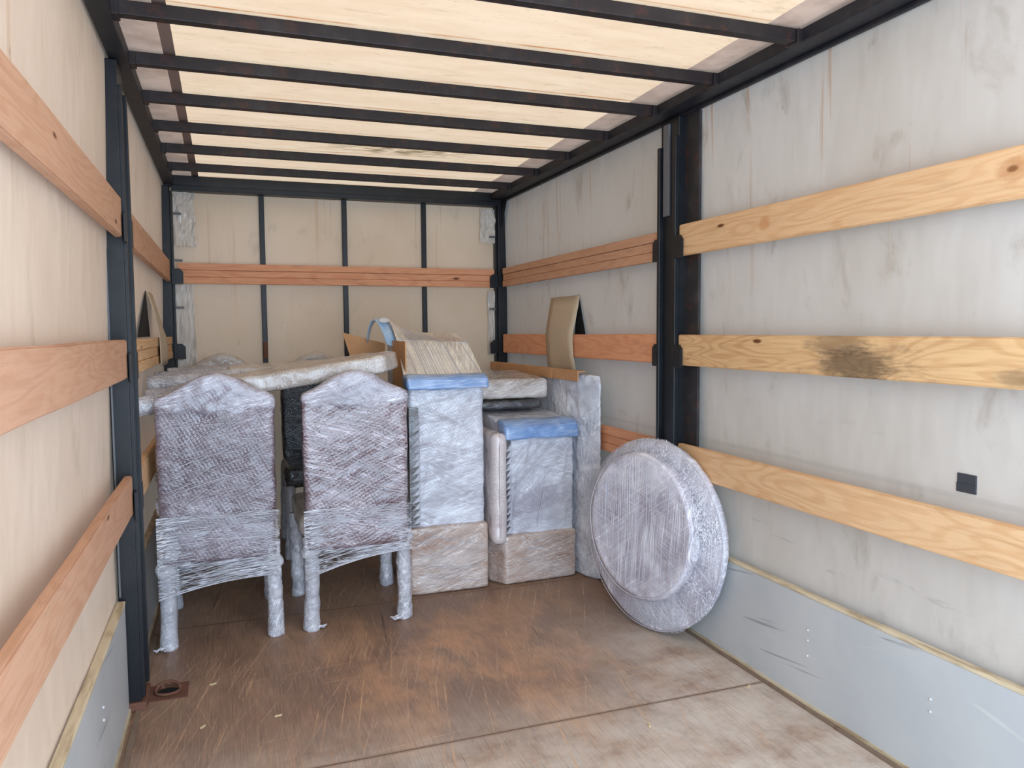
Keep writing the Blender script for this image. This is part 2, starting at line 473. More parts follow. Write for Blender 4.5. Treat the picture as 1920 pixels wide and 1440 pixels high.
WH = sr(192, 192, 202)
M['film_chair'] = film_mat('film_over_mauve_bubble_wrap', sr(98, 79, 89), sr(80, 63, 72), sr(176, 170, 180), 0.28, 1.0, gain=0.7)
M['film_plum'] = film_mat('film_over_dark_plum', sr(47, 41, 44), sr(36, 31, 34), sr(119, 117, 119), 0.3, 0.6)
M['film_chair_warm'] = film_mat('film_over_plum_bubble_wrap', sr(108, 81, 86), sr(86, 63, 69), sr(178, 170, 178), 0.28, 1.0,
                                ((-0.22, 60, 0.86, 0.9, 2.2), (-0.5, 66, 0.88, 0.8, 2.4), (0.3, 70, 0.88, 0.6, 2.6), (0.9, 50, 0.9, 0.4, 3)))
M['film_cap'] = film_mat('film_over_pale_padding', sr(128, 120, 132), sr(100, 90, 102), sr(198, 196, 206), 0.5, 0.5)
M['film_leg'] = film_mat('crinkled_film_on_legs', sr(176, 176, 184), sr(150, 152, 162), sr(224, 224, 230), 0.7, 0.0,
                         ((1.2, 110, 0.88, 0.8, 8), (-1.0, 120, 0.88, 0.8, 8), (0.3, 130, 0.9, 0.6, 10)))
M['film_grey'] = film_mat('film_over_grey_wrap', sr(185, 185, 195), sr(161, 157, 169), sr(223, 227, 236), 0.6, 0.5)
M['film_seat'] = film_mat('film_over_beige_padding', sr(177, 164, 153), sr(153, 139, 131), sr(210, 206, 202), 0.6, 0.3)
M['film_card'] = film_mat('film_over_cardboard', sr(176, 145, 126), sr(160, 130, 113), sr(208, 200, 196), 0.45, 0.35)
M['film_tent'] = film_mat('taut_film_over_wrap', sr(223, 215, 203), sr(182, 170, 156), sr(239, 233, 223), 0.6, 0.0,
                          ((0.30, 85, 0.88, 1.0, 1.2), (0.5, 110, 0.90, 0.9, 1.2), (0.15, 90, 0.9, 0.6, 1.6)), axis='z', fold=0.4)
M['film_dark'] = film_mat('film_over_dark_board', sr(33, 31, 34), sr(25, 25, 30), sr(102, 102, 107), 0.25, 0.0)
M['film_silver'] = film_mat('crumpled_silvery_film', sr(197, 201, 212), sr(166, 171, 183), sr(224, 227, 233), 0.7, 0.0,
                            ((1.45, 110, 0.90, 0.9, 2.4), (1.1, 110, 0.9, 0.8, 3), (-1.2, 100, 0.92, 0.7, 3.5), (0.4, 110, 0.92, 0.5, 4)), 0.12)
M['film_disc'] = film_mat('film_over_round_top', sr(175, 169, 181), sr(147, 139, 153), sr(229, 230, 238), 0.6, 0.0,
                        ((1.57, 100, 0.90, 0.9, 1.4), (1.45, 120, 0.91, 0.8, 1.6), (0.6, 100, 0.93, 0.6, 2.4), (-0.3, 110, 0.93, 0.5, 2.4)), 0.1, axis='d')
M['pad'] = film_mat('film_over_white_pad', sr(204, 191, 191), sr(195, 181, 179), sr(221, 216, 216), 0.5, 0.0)
M['foam'] = film_mat('film_over_blue_foam', sr(109, 147, 197), sr(94, 133, 188), sr(192, 205, 225), 0.28, 0.0,
                     ((0.05, 60, 0.86, 0.5, 2.5), (0.2, 70, 0.88, 0.4, 2.5)), 0.32, fold=0.4)
M['foam_light'] = film_mat('blue_foam_sheet', sr(150, 190, 228), sr(136, 178, 220), sr(200, 218, 236), 0.3, 0.0,
                           ((1.2, 30, 0.9, 0.3, 2),), 0.4)
t = NT('white_tape')
M['tape'] = t.done(t.principled(sr(206, 214, 224), 0.35))

def sheet_mat(name, fams, alpha0=0.12, gain=0.9):
    """clear stretch film: see-through, with whitish creases"""
    t = NT(name)
    c = t.coord()
    st = streaks(t, c, fams)
    hz = t.rng(t.noise(c, 7, 4, 0.6), 0.45, 0.75, 0.0, 0.09)
    al = t.math('ADD', t.math('MULTIPLY', st, gain), t.math('ADD', hz, alpha0), True)
    nm = t.bump(st, 0.5, 0.004)
    p = t.principled(sr(216, 218, 226), 0.25, nm, **{'Coat Weight': 0.5, 'Coat Roughness': 0.1})
    tp = t.n('ShaderNodeBsdfTransparent').outputs[0]
    return t.done(t.n('ShaderNodeMixShader', {0: al, 1: tp, 2: p}).outputs[0])
M['skirt'] = sheet_mat('clear_film_skirt', ((0.10, 120, 0.84, 1.0, 1.4), (0.22, 140, 0.87, 0.9, 1.4), (0.02, 100, 0.88, 0.9, 1.6), (-0.5, 90, 0.93, 0.5, 2)), 0.02)
M['clear'] = sheet_mat('clear_film_sheet', ((1.45, 100, 0.88, 0.9, 1.8), (1.15, 110, 0.89, 0.8, 2.0), (0.6, 100, 0.92, 0.5, 2.4)), 0.05)

# ------------------------------------------------------------------ the body of the truck
XL, XR, YB, Y0, ZR = -0.425, 2.085, 5.885, 0.15, 2.505

def sheet(name, fn, nu, nv, mat, parent=None, matfn=None):
    bm = bmesh.new()
    g = [[bm.verts.new(fn(i / nu, j / nv)) for j in range(nv + 1)] for i in range(nu + 1)]
    for i in range(nu):
        for j in range(nv):
            f = bm.faces.new([g[i][j], g[i + 1][j], g[i + 1][j + 1], g[i][j + 1]])
            f.smooth = True
            if matfn: f.material_index = matfn((i + 0.5) / nu, (j + 0.5) / nv)
    return obj(name, bm, mat, parent, smooth=True)

def bulge(a, b, seed):
    return noise.noise(Vector((a * 1.3 + seed, b * 1.3, seed * 2.1))) * 0.012

def lean(z):
    return min(1, max(0, (z - 0.9) / 1.5))

floor = obj('floor', bxm(XL, XR, Y0, YB + 0.02, -0.04, 0), M['floor'])
tag(floor, kind='structure')
wl = sheet('wall_left', lambda u, v: (XL + 0.038 * lean(v * ZR) + 0.35 * bulge(u * 5, v * 2.5, 3.1), Y0 + u * (YB + 0.03 - Y0), v * ZR), 60, 24, M['tarp_left'])
tag(wl, kind='structure')
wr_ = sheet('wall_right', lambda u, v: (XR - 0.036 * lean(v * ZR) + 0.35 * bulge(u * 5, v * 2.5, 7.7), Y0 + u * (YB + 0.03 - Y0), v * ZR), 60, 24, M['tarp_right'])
tag(wr_, kind='structure')
wb = sheet('wall_back', lambda u, v: (XL - 0.03 + u * (XR - XL + 0.06), YB + 0.4 * bulge(u * 2.5, v * 2.5, 1.3), v * ZR), 30, 24, M['tarp_back'])
tag(wb, kind='structure')

XS = [XL, -0.20, -0.157] + [-0.157 + (1.808 + 0.157) * k / 20 for k in range(1, 21)] + [XR]
def roof_fn():
    bm = bmesh.new()
    ny = 84
    g = []
    for x in XS:
        row = []
        for j in range(ny + 1):
            y = Y0 + (YB - Y0) * j / ny
            sag = 0.006 * math.sin(math.pi * ((y - 2.33) / 0.5 % 1.0)) if y > 1.5 else 0
            row.append(bm.verts.new((x, y, ZR + sag + 0.004 * noise.noise(Vector((x * 2, y * 3, 0))))))
        g.append(row)
    for i in range(len(XS) - 1):
        for j in range(ny):
            f = bm.faces.new([g[i][j], g[i + 1][j], g[i + 1][j + 1], g[i][j + 1]])
            f.material_index = 1 if i == 0 or i == len(XS) - 2 else (2 if i == 1 else 0)
    return bm
ceil = obj('ceiling', roof_fn(), [M['roof'], M['roofband'], M['roofhem']], smooth=True)
tag(ceil, kind='structure')

# roof rails
def trim(name, bm, mat, bevel=0.004):
    return tag(obj(name, bm, mat, bevel=bevel), kind='structure')
bm = bmesh.new()
box(bm, XL + 0.046, -0.315, Y0, 5.80, 2.436, ZR - 0.012)
trim('trim_1', bm, M['rail'])
bm = bmesh.new()
box(bm, 1.93, XR - 0.044, Y0, 5.80, 2.446, ZR - 0.012)
box(bm, 2.02, XR - 0.044, Y0, 5.80, 2.43, 2.446)
trim('trim_2', bm, M['rail'])
bm = bmesh.new()
box(bm, XL + 0.046, XR - 0.044, 5.79, YB - 0.012, 2.43, ZR - 0.004)
box(bm, -0.33, 1.99, 5.77, 5.87, 2.398, 2.432)
trim('trim_3', bm, M['steel'])
# rusty edge angle between the floor and the side boards
trim('trim_4', bxm(2.008, 2.022, Y0, 5.75, 0.0, 0.010), M['tan'], 0)
trim('trim_5', bxm(-0.372, -0.352, Y0, 5.75, 0.0, 0.008), M['tan'], 0)

# roof bows
ORD = ['nearest the back wall of the seven', 'second out from the back wall', 'third out from the back wall', 'fourth out from the back wall',
       'fifth out from the back wall', 'sixth out from the back wall', "nearest the camera, cut by the top edge of the photo"]
bm = bmesh.new()
box(bm, -0.325, 1.94, -0.021, 0.021, 0.0, 0.046)
bow0 = obj('roof_bow', bm, M['bow'], bevel=0.003)
bms = []
for i, y in enumerate((5.345, 4.83, 4.33, 3.825, 3.325, 2.835, 2.335)):
    o = bow0 if i == 0 else bow0.copy()
    if i: COL.objects.link(o)
    o.location = (0, y, 2.449)
    tag(o, 'black steel roof bow ' + ORD[i], 'roof bow', 'roof bows under the translucent roof')
    for s, x in ((0, -0.325), (1, 1.94)):
        b = bmesh.new()
        x0, x1 = (x, x + 0.03) if s == 0 else (x - 0.03, x)
        box(b, x0, x1, -0.034, 0.034, -0.006, 0.042)
        obj('end_plate', b, M['bow'], o, bevel=0.003)

# ---- side boards (drop sides)
def side_board(name, label, xin, sgn, y0, y1, rivets):
    o = empty(name, (xin, y0, 0))
    tag(o, label, 'side board')
    L = y1 - y0
    obj('board_panel', bxm(0, 0.026 * sgn, 0, L, 0.012, 0.425) if sgn > 0 else bxm(-0.026, 0, 0, L, 0.012, 0.425), M['board'], o)
    b = bmesh.new()
    box(b, min(-0.002 * sgn, 0.028 * sgn), max(-0.002 * sgn, 0.028 * sgn), 0, L, 0.425, 0.438)
    obj('top_edge', b, M['edge'], o, bevel=0.003)
    b = bmesh.new()
    box(b, min(-0.006 * sgn, 0.02 * sgn), max(-0.006 * sgn, 0.02 * sgn), 0, L, 0.0, 0.02)
    obj('bottom_edge', b, M['edge'], o)
    for (yy, zz) in rivets:
        b = bmesh.new()
        bmesh.ops.create_uvsphere(b, u_segments=8, v_segments=6, radius=0.005)
        obj('rivet', b, M['rivet'], o, loc=(-0.001 * sgn, yy - y0, zz), smooth=True)
    return o
side_board('side_board', 'long grey side board along the foot of the right wall, near the open end', 2.03, 1, Y0, 3.36,
           [(2.92, 0.29), (2.92, 0.25), (2.33, 0.30), (2.33, 0.26), (2.33, 0.20), (1.78, 0.28), (1.78, 0.24), (1.4, 0.3), (1.4, 0.26)])
side_board('side_board', 'grey side board on the right wall behind the tall standing panel and the round tabletop', 2.03, 1, 3.365, 5.75, [])
side_board('side_board', 'grey side board with a worn pale top edge at the near left', -0.393, -1, Y0, 3.19, [(2.6, 0.3), (2.6, 0.26), (2.1, 0.3)])
side_board('side_board', 'shaded grey side board beyond the left middle post, beside the left chair', -0.393, -1, 3.38, 5.75, [(3.6, 0.3), (3.6, 0.26)])

# ---- posts
def bracket_bm(w, h, d, ch):
    """flat holder with a chamfered upper corner, in x (w) and z (h), depth y d"""
    b = bmesh.new()
    prism(b, [(0, 0), (w, 0), (w, h - ch), (w - ch, h), (0, h)], 'y', 0, d)
    return b

SZ = (0.755, 1.272, 1.782)     # undersides of the three slat rows
# right middle post
p = empty('steel_post', (2.0, 3.285, 0))
tag(p, 'black steel post halfway along the right wall, behind the round tabletop', 'post')
obj('column', bxm(0.0, 0.055, -0.075, 0.085, 0.442, 2.43), M['steel'], p, bevel=0.004)
obj('flange', bxm(-0.022, 0.004, 0.062, 0.085, 0.10, 2.31), M['steel'], p, bevel=0.003)
obj('flange', bxm(-0.022, 0.004, -0.080, -0.052, 0.10, 2.34), M['steel'], p, bevel=0.003)
obj('insert_plate', bxm(-0.010, 0.002, 0.0, 0.050, 1.98, 2.41), M['plate'], p, bevel=0.002)['label'] = 'brighter bare steel slide plate'
obj('back_plate', bxm(0.034, 0.048, -0.19, -0.07, 0.45, 2.43), M['steel_worn'], p)
for z in SZ:
    b = bxm(-0.022, -0.008, -0.130, -0.076, z - 0.012, z + 0.095)
    bmesh.ops.bevel(b, geom=[e for e in b.edges if abs(e.verts[0].co.x - e.verts[1].co.x) > 0.01 and e.verts[0].co.z > z + 0.05 and e.verts[0].co.y < -0.1], offset=0.02, segments=1, affect='EDGES')
    obj('slat_bracket', b, M['steel'], p)
    b = bxm(-0.022, -0.008, 0.084, 0.125, z - 0.012, z + 0.095)
    bmesh.ops.bevel(b, geom=[e for e in b.edges if abs(e.verts[0].co.x - e.verts[1].co.x) > 0.01 and e.verts[0].co.z > z + 0.05 and e.verts[0].co.y > 0.1], offset=0.02, segments=1, affect='EDGES')
    obj('slat_bracket', b, M['steel'], p)
# left middle post
p = empty('steel_post', (-0.35, 3.285, 0))
tag(p, 'black steel post halfway along the left wall, left of the wrapped chairs', 'post')
obj('column', bxm(-0.068, 0.0, -0.075, 0.085, 0.0, 2.43), M['steel'], p, bevel=0.004)
obj('flange', bxm(-0.003, 0.014, 0.060, 0.085, 0.05, 2.34), M['steel'], p, bevel=0.003)
obj('flange', bxm(-0.003, 0.012, -0.075, -0.052, 0.05, 2.34), M['steel'], p, bevel=0.003)
obj('guide_strip', bxm(-0.062, -0.056, -0.088, -0.074, 0.45, 2.30), M['plate'], p)
obj('foot_plate', bxm(-0.06, 0.016, -0.09, 0.09, 0.0, 0.035), M['rust'], p, bevel=0.004)['label'] = 'rusty foot of the post'
for z in SZ:
    obj('slat_bracket', bxm(0.004, 0.014, -0.118, -0.074, z - 0.012, z + 0.095), M['steel'], p, bevel=0.003)
    obj('slat_bracket', bxm(0.004, 0.014, 0.084, 0.12, z - 0.012, z + 0.095), M['steel'], p, bevel=0.003)
# back corner posts
for side in (0, 1):
    x = (-0.345, 1.995)[side]
    s = (1, -1)[side]
    p = empty('steel_post', (x, 5.80, 0))
    tag(p, ('black steel corner post where the back wall meets the left wall', 'black steel corner post where the back wall meets the right wall')[side], 'post')
    b = bmesh.new()
    x0, x1 = sorted((0, -0.07 * s))
    box(b, x0, x1, -0.01, 0.075, 0.0, 2.43)
    obj('column', b, M['steel'], p, bevel=0.004)
    b = bmesh.new()
    x0, x1 = sorted((0.002 * s, 0.014 * s))
    box(b, x0, x1, 0.02, 0.07, 0.02, 2.40)
    obj('flange', b, M['steel'], p)
    for z in (1.272, 1.782):
        b = bracket_bm(0.072, 0.105, 0.012, 0.022)
        if side: bmesh.ops.scale(b, vec=(-1, 1, 1), verts=b.verts)
        o = obj('slat_bracket', b, M['steel'], p, loc=(0, -0.024, z - 0.012))
        b = bxm(*(sorted((0.002 * s, 0.012 * s)) + [-0.05, -0.008, z - 0.012, z + 0.095]))
        obj('slat_bracket', b, M['steel'], p)
    if side:
        b = bmesh.new()
        prism(b, [(0.0, 2.43), (-0.13, 2.43), (-0.012, 2.24), (0.0, 2.24)], 'x', -0.006 + 0.03, 0.03)
        obj('gusset', b, M['steel'], p, loc=(0, -0.005, 0))

# slim uprights on the back wall
UP = ['first from the left, with a rusty clamp', 'the middle one of three', 'the one nearest the right corner']
for i, x in enumerate((0.231, 0.808, 1.402)):
    p = empty('back_upright', (x, 5.845, 0))
    tag(p, 'slim black steel upright on the back wall, ' + UP[i], 'upright', 'uprights on the back wall')
    obj('bar', bxm(0, 0.036, 0, 0.026, 0.0, 2.43), M['steel'], p, bevel=0.003)
    if i == 0:
        obj('clamp', bxm(0.004, 0.034, -0.010, 0.002, 1.25, 1.37), M['rust'], p, bevel=0.003)

# ---- wooden slats; local x runs along the board, the face looks to local -y
def slat(label, loc, rotz, L, mat, grooves=0, h=0.142, th=0.028, group=None):
    b = bmesh.new()
    if grooves:
        k = grooves
        for i in range(k):
            z0, z1 = h * i / k, h * (i + 1) / k
            box(b, 0, L, 0.004 if i % 2 else 0.0, th, z0 + 0.0008, z1 - 0.0008)
        o = obj('wooden_slat', b, mat, loc=loc, rot=(0, 0, rotz), bevel=0.002, seg=1)
    else:
        n_ = 24
        rnd = random.Random(label)
        box(b, 0, L, 0, th, 0, h)
        bmesh.ops.subdivide_edges(b, edges=[e for e in b.edges if abs(e.verts[0].co.x - e.verts[1].co.x) > 0.5], cuts=n_)
        ph = rnd.random() * 10
        for v in b.verts:
            v.co.z += 0.003 * noise.noise(Vector((v.co.x * 2 + ph, v.co.z * 3, 0)))
        es = [e for e in b.edges if len(e.link_faces) == 2 and e.calc_face_angle(0) > 0.8]
        bmesh.ops.bevel(b, geom=es, offset=0.004, segments=2, affect='EDGES')
        o = obj('wooden_slat', b, mat, loc=loc, rot=(0, 0, rotz))
    return tag(o, label, 'slat', group or 'wooden slats along the walls')
HP = math.pi / 2
XF = 1.997
LN = 3.2 - Y0
slat('pale pine slat, the topmost of three on the near right wall', (XF, 3.2, 1.782), -HP, LN, M['pine_knot'])
slat('rough sawn pine slat with a dark grime stain, middle of the near right wall', (XF, 3.2, 1.27), -HP, LN, M['pine_rough'])
slat('pale pine slat on the near right wall, lowest, running behind the round tabletop', (XF, 3.2, 0.755), -HP, LN, M['pine'])
slat('grooved reddish slat on the right wall beyond the post, topmost', (XF, 5.70, 1.775), -HP, 2.32, M['pine_pink'], 3)
slat('reddish slat on the right wall beyond the post with a beige tarpaulin flap over it', (XF, 5.70, 1.272), -HP, 2.32, M['pine_red'])
slat('low grooved red brown slat on the right wall between tall standing panel and post', (XF + 0.003, 5.70, 0.752), -HP, 2.32, M['pine_red'], 3)
XG = -0.352
slat('smooth orange slat, topmost on the near left wall', (XG, Y0, 1.79), HP, LN, M['pine_pink'])
slat('thick orange slat at eye level on the near left wall', (XG, Y0, 1.272), HP, LN, M['pine_pink'], th=0.035)
slat('lowest slat on the near left wall, with a split along its upper edge', (XG, Y0, 0.765), HP, LN, M['pine_pink'])
slat('orange slat on the left wall beyond the post, topmost', (XG, 3.375, 1.785), HP, 2.35, M['pine_pink'])
slat('slat of three stacked boards on the left wall, crossed by a narrow hanging tarpaulin flap', (XG, 3.375, 1.272), HP, 2.35, M['pine'], 3)
slat('low pale slat on the left wall seen between the post and the left chair', (XG, 3.375, 0.755), HP, 2.35, M['pine'])
slat('grooved orange slat running the full width of the back wall', (-0.31, 5.80, 1.775), 0, 2.275, M['pine_red'], 3, h=0.14)

# ---- hanging tarpaulin flaps
def flap(label, pts, y0, y1, ytop0, ytop1, slit):
    """strip whose profile pts (x, z) hangs off the wall over a slat"""
    b = bmesh.new()
    n_ = len(pts)
    rows = []
    for i, (x, z) in enumerate(pts):
        f = i / (n_ - 1)
        a, c_ = ytop0 + (y0 - ytop0) * f, ytop1 + (y1 - ytop1) * f
        rows.append([b.verts.new((x + 0.004 * math.sin(7 * k + i), a + (c_ - a) * k / 6, z)) for k in range(7)])
    for r1, r2 in zip(rows, rows[1:]):
        for k in range(6):
            b.faces.new([r1[k], r1[k + 1], r2[k + 1], r2[k]])
    o = empty('tarp_flap', (pts[-1][0], (y0 + y1) / 2, pts[-1][1]))
    m = obj('flap_strip', b, M['flap'], o, smooth=True)
    m.location = -o.location
    sm = m.modifiers.new('solidify', 'SOLIDIFY')
    sm.thickness = 0.003
    b = bmesh.new()
    prism(b, [(p_[0], p_[1]) for p_ in slit], 'x', pts[0][0] - 0.002, pts[0][0] + 0.002)
    m = obj('slit', b, M['dark'], o)  # flat dark sheet standing in for the shade in the gap behind the flap
    m.location = -o.location
    tag(o, label, 'tarpaulin flap')
flap('beige tarpaulin flap hanging over the slat above the tall standing panel, right wall',
     [(2.055, 1.655), (2.035, 1.59), (2.010, 1.50), (1.988, 1.42), (1.984, 1.36), (1.984, 1.28), (1.988, 1.22), (1.992, 1.15)],
     4.33, 4.76, 4.42, 4.86, [(4.44, 1.66), (4.50, 1.40), (4.34, 1.40)])
flap('narrow beige tarpaulin flap hanging beside a dark slit on the left wall',
     [(-0.398, 1.66), (-0.378, 1.58), (-0.358, 1.49), (-0.343, 1.42), (-0.337, 1.35), (-0.336, 1.30), (-0.336, 1.262)],
     4.55, 5.05, 4.60, 4.95, [(4.50, 1.66), (4.65, 1.42), (4.05, 1.42)])

# ---- details of the walls
def crumple(name, parent, p0, du, dv, amp, seed, mat, n=14):
    p0, du, dv = Vector(p0), Vector(du), Vector(dv)
    nn = du.cross(dv).normalized()
    b = bmesh.new()
    g = []
    for i in range(n + 1):
        row = []
        for j in range(n + 1):
            u, v = i / n, j / n
            e = 1 - 0.35 * noise.noise(Vector((v * 3, seed, 0))) * 0.5
            q = p0 + du * u * e + dv * v + nn * (amp * (noise.noise(Vector((u * 4 + seed, v * 5, seed))) + 0.4 * noise.noise(Vector((u * 11, v * 11, seed)))))
            row.append(b.verts.new(q))
        g.append(row)
    for i in range(n):
        for j in range(n):
            b.faces.new([g[i][j], g[i + 1][j], g[i + 1][j + 1], g[i][j + 1]])
    return obj(name, b, mat, parent, smooth=False)
t = NT('pale_plastic_fold')
M['fold'] = t.done(t.principled(sr(206, 198, 188), 0.35))
crumple('tarp_fold', wb, (-0.325, 5.83, 2.03), (0.13, 0.012, 0), (0.0, 0.01, 0.37), 0.022, 4.2, M['fold'])
crumple('tarp_fold', wb, (1.985, 5.83, 2.12), (-0.12, 0.012, 0), (0.0, 0.0, 0.26), 0.022, 9.2, M['fold'])
crumple('tarp_fold', wb, (-0.33, 5.845, 1.15), (0.115, 0.012, 0), (0.0, 0.0, 0.62), 0.010, 6.2, M['fold'])
crumple('tarp_fold', wb, (1.985, 5.845, 1.25), (-0.06, 0.012, 0), (0.0, 0.0, 0.50), 0.012, 2.2, M['fold'])
for (x, z) in ((-0.325, 2.24), (-0.325, 1.925), (-0.325, 1.605), (1.93, 2.16), (1.93, 1.60)):
    b = bxm(0, 0.05, -0.012, 0.0, 0, 0.014)
    o = obj('tarp_buckle', b, M['plate'], wb, loc=(x, 5.822, z), bevel=0.002)
# black tape patch on the lower right wall
t = NT('black_patch')
M['patch'] = t.done(t.principled(sr(56, 58, 64), 0.5))
pt = empty('tape_patch', (XR - 0.010, 1.72, 0.941))
tag(pt, 'small dark patch of two tape strips just above the lowest right slat', 'patch')
obj('tape_strip', bxm(0, 0.006, -0.034, 0.030, 0.028, 0.057), M['patch'], pt, bevel=0.001)
obj('tape_strip', bxm(0.001, 0.006, -0.034, 0.033, 0.0, 0.028), M['patch'], pt, bevel=0.001)

# ---- floor fittings and litter
lr = empty('lashing_ring', (-0.268, 3.33, 0))
tag(lr, 'rusty recessed lashing point in the floor at the foot of the left post', 'lashing point')
obj('plate', bxm(-0.07, 0.075, -0.07, 0.075, 0.0, 0.004), M['rust'], lr)
b = bmesh.new()
lathe(b, [(0, 0.0062), (0.034, 0.0062), (0.036, 0.004)], 20)
bmesh.ops.scale(b, vec=(1.15, 1, 1), verts=b.verts)
obj('recess', b, M['dark'], lr)
b = bmesh.new()
tube(b, [(0.046 * math.cos(a), 0.04 * math.sin(a), 0.010 + 0.02 * max(0, math.sin(a))) for a in [math.pi * 2 * k / 20 for k in range(21)]], 0.006, 6)
obj('ring', b, M['rust'], lr, smooth=True)
b = bmesh.new()
prism(b, [(-0.03, 0.0), (-0.01, 0.0), (-0.022, 0.04)], 'y', 0.03, 0.036)
obj('tongue', b, M['rust'], lr)
t = NT('pale_wood_chip')
M['chip'] = t.done(t.principled(sr(204, 184, 146), 0.7))
CH = [((-0.13, 2.985), 0.9, 'lying left of centre, nearest the lashing point'), ((0.135, 2.975), 0.2, 'in front of the two front chairs'),
      ((-0.10, 3.345), 0.4, 'just right of the lashing point'), ((1.93, 2.55), 0.6, 'near the right side board'), ((1.40, 2.42), 1.4, 'at the right, in the dusty foreground')]
for i, ((x, y), a, lb) in enumerate(CH):
    b = bmesh.new()
    prism(b, [(-0.014, -0.003), (0.012, -0.004), (0.016, 0.002), (-0.01, 0.004)], 'z', 0.0, 0.004)
    o = obj('wood_chip', b, M['chip'], loc=(x, y, 0.0), rot=(0, 0, a))
    tag(o, 'tiny pale wood chip on the floor ' + lb, 'chip', 'wood chips on the floor')

# ------------------------------------------------------------------ the wrapped chairs
def back_outline(w, zb, zs, za):
    pts = [(-w * 0.97, zb), (w * 0.97, zb), (w, zs)]
    n_ = 18
    for i in range(1, n_):
        x = w * (1 - 2 * i / n_)
        q = abs(x) / w
        bell = 0.55 * 0.5 * (1 + math.cos(math.pi * q)) + 0.45 * (1 - q ** 1.6)
        pts.append((x, zs + (za - zs) * bell))
    pts.append((-w, zs))
    return pts

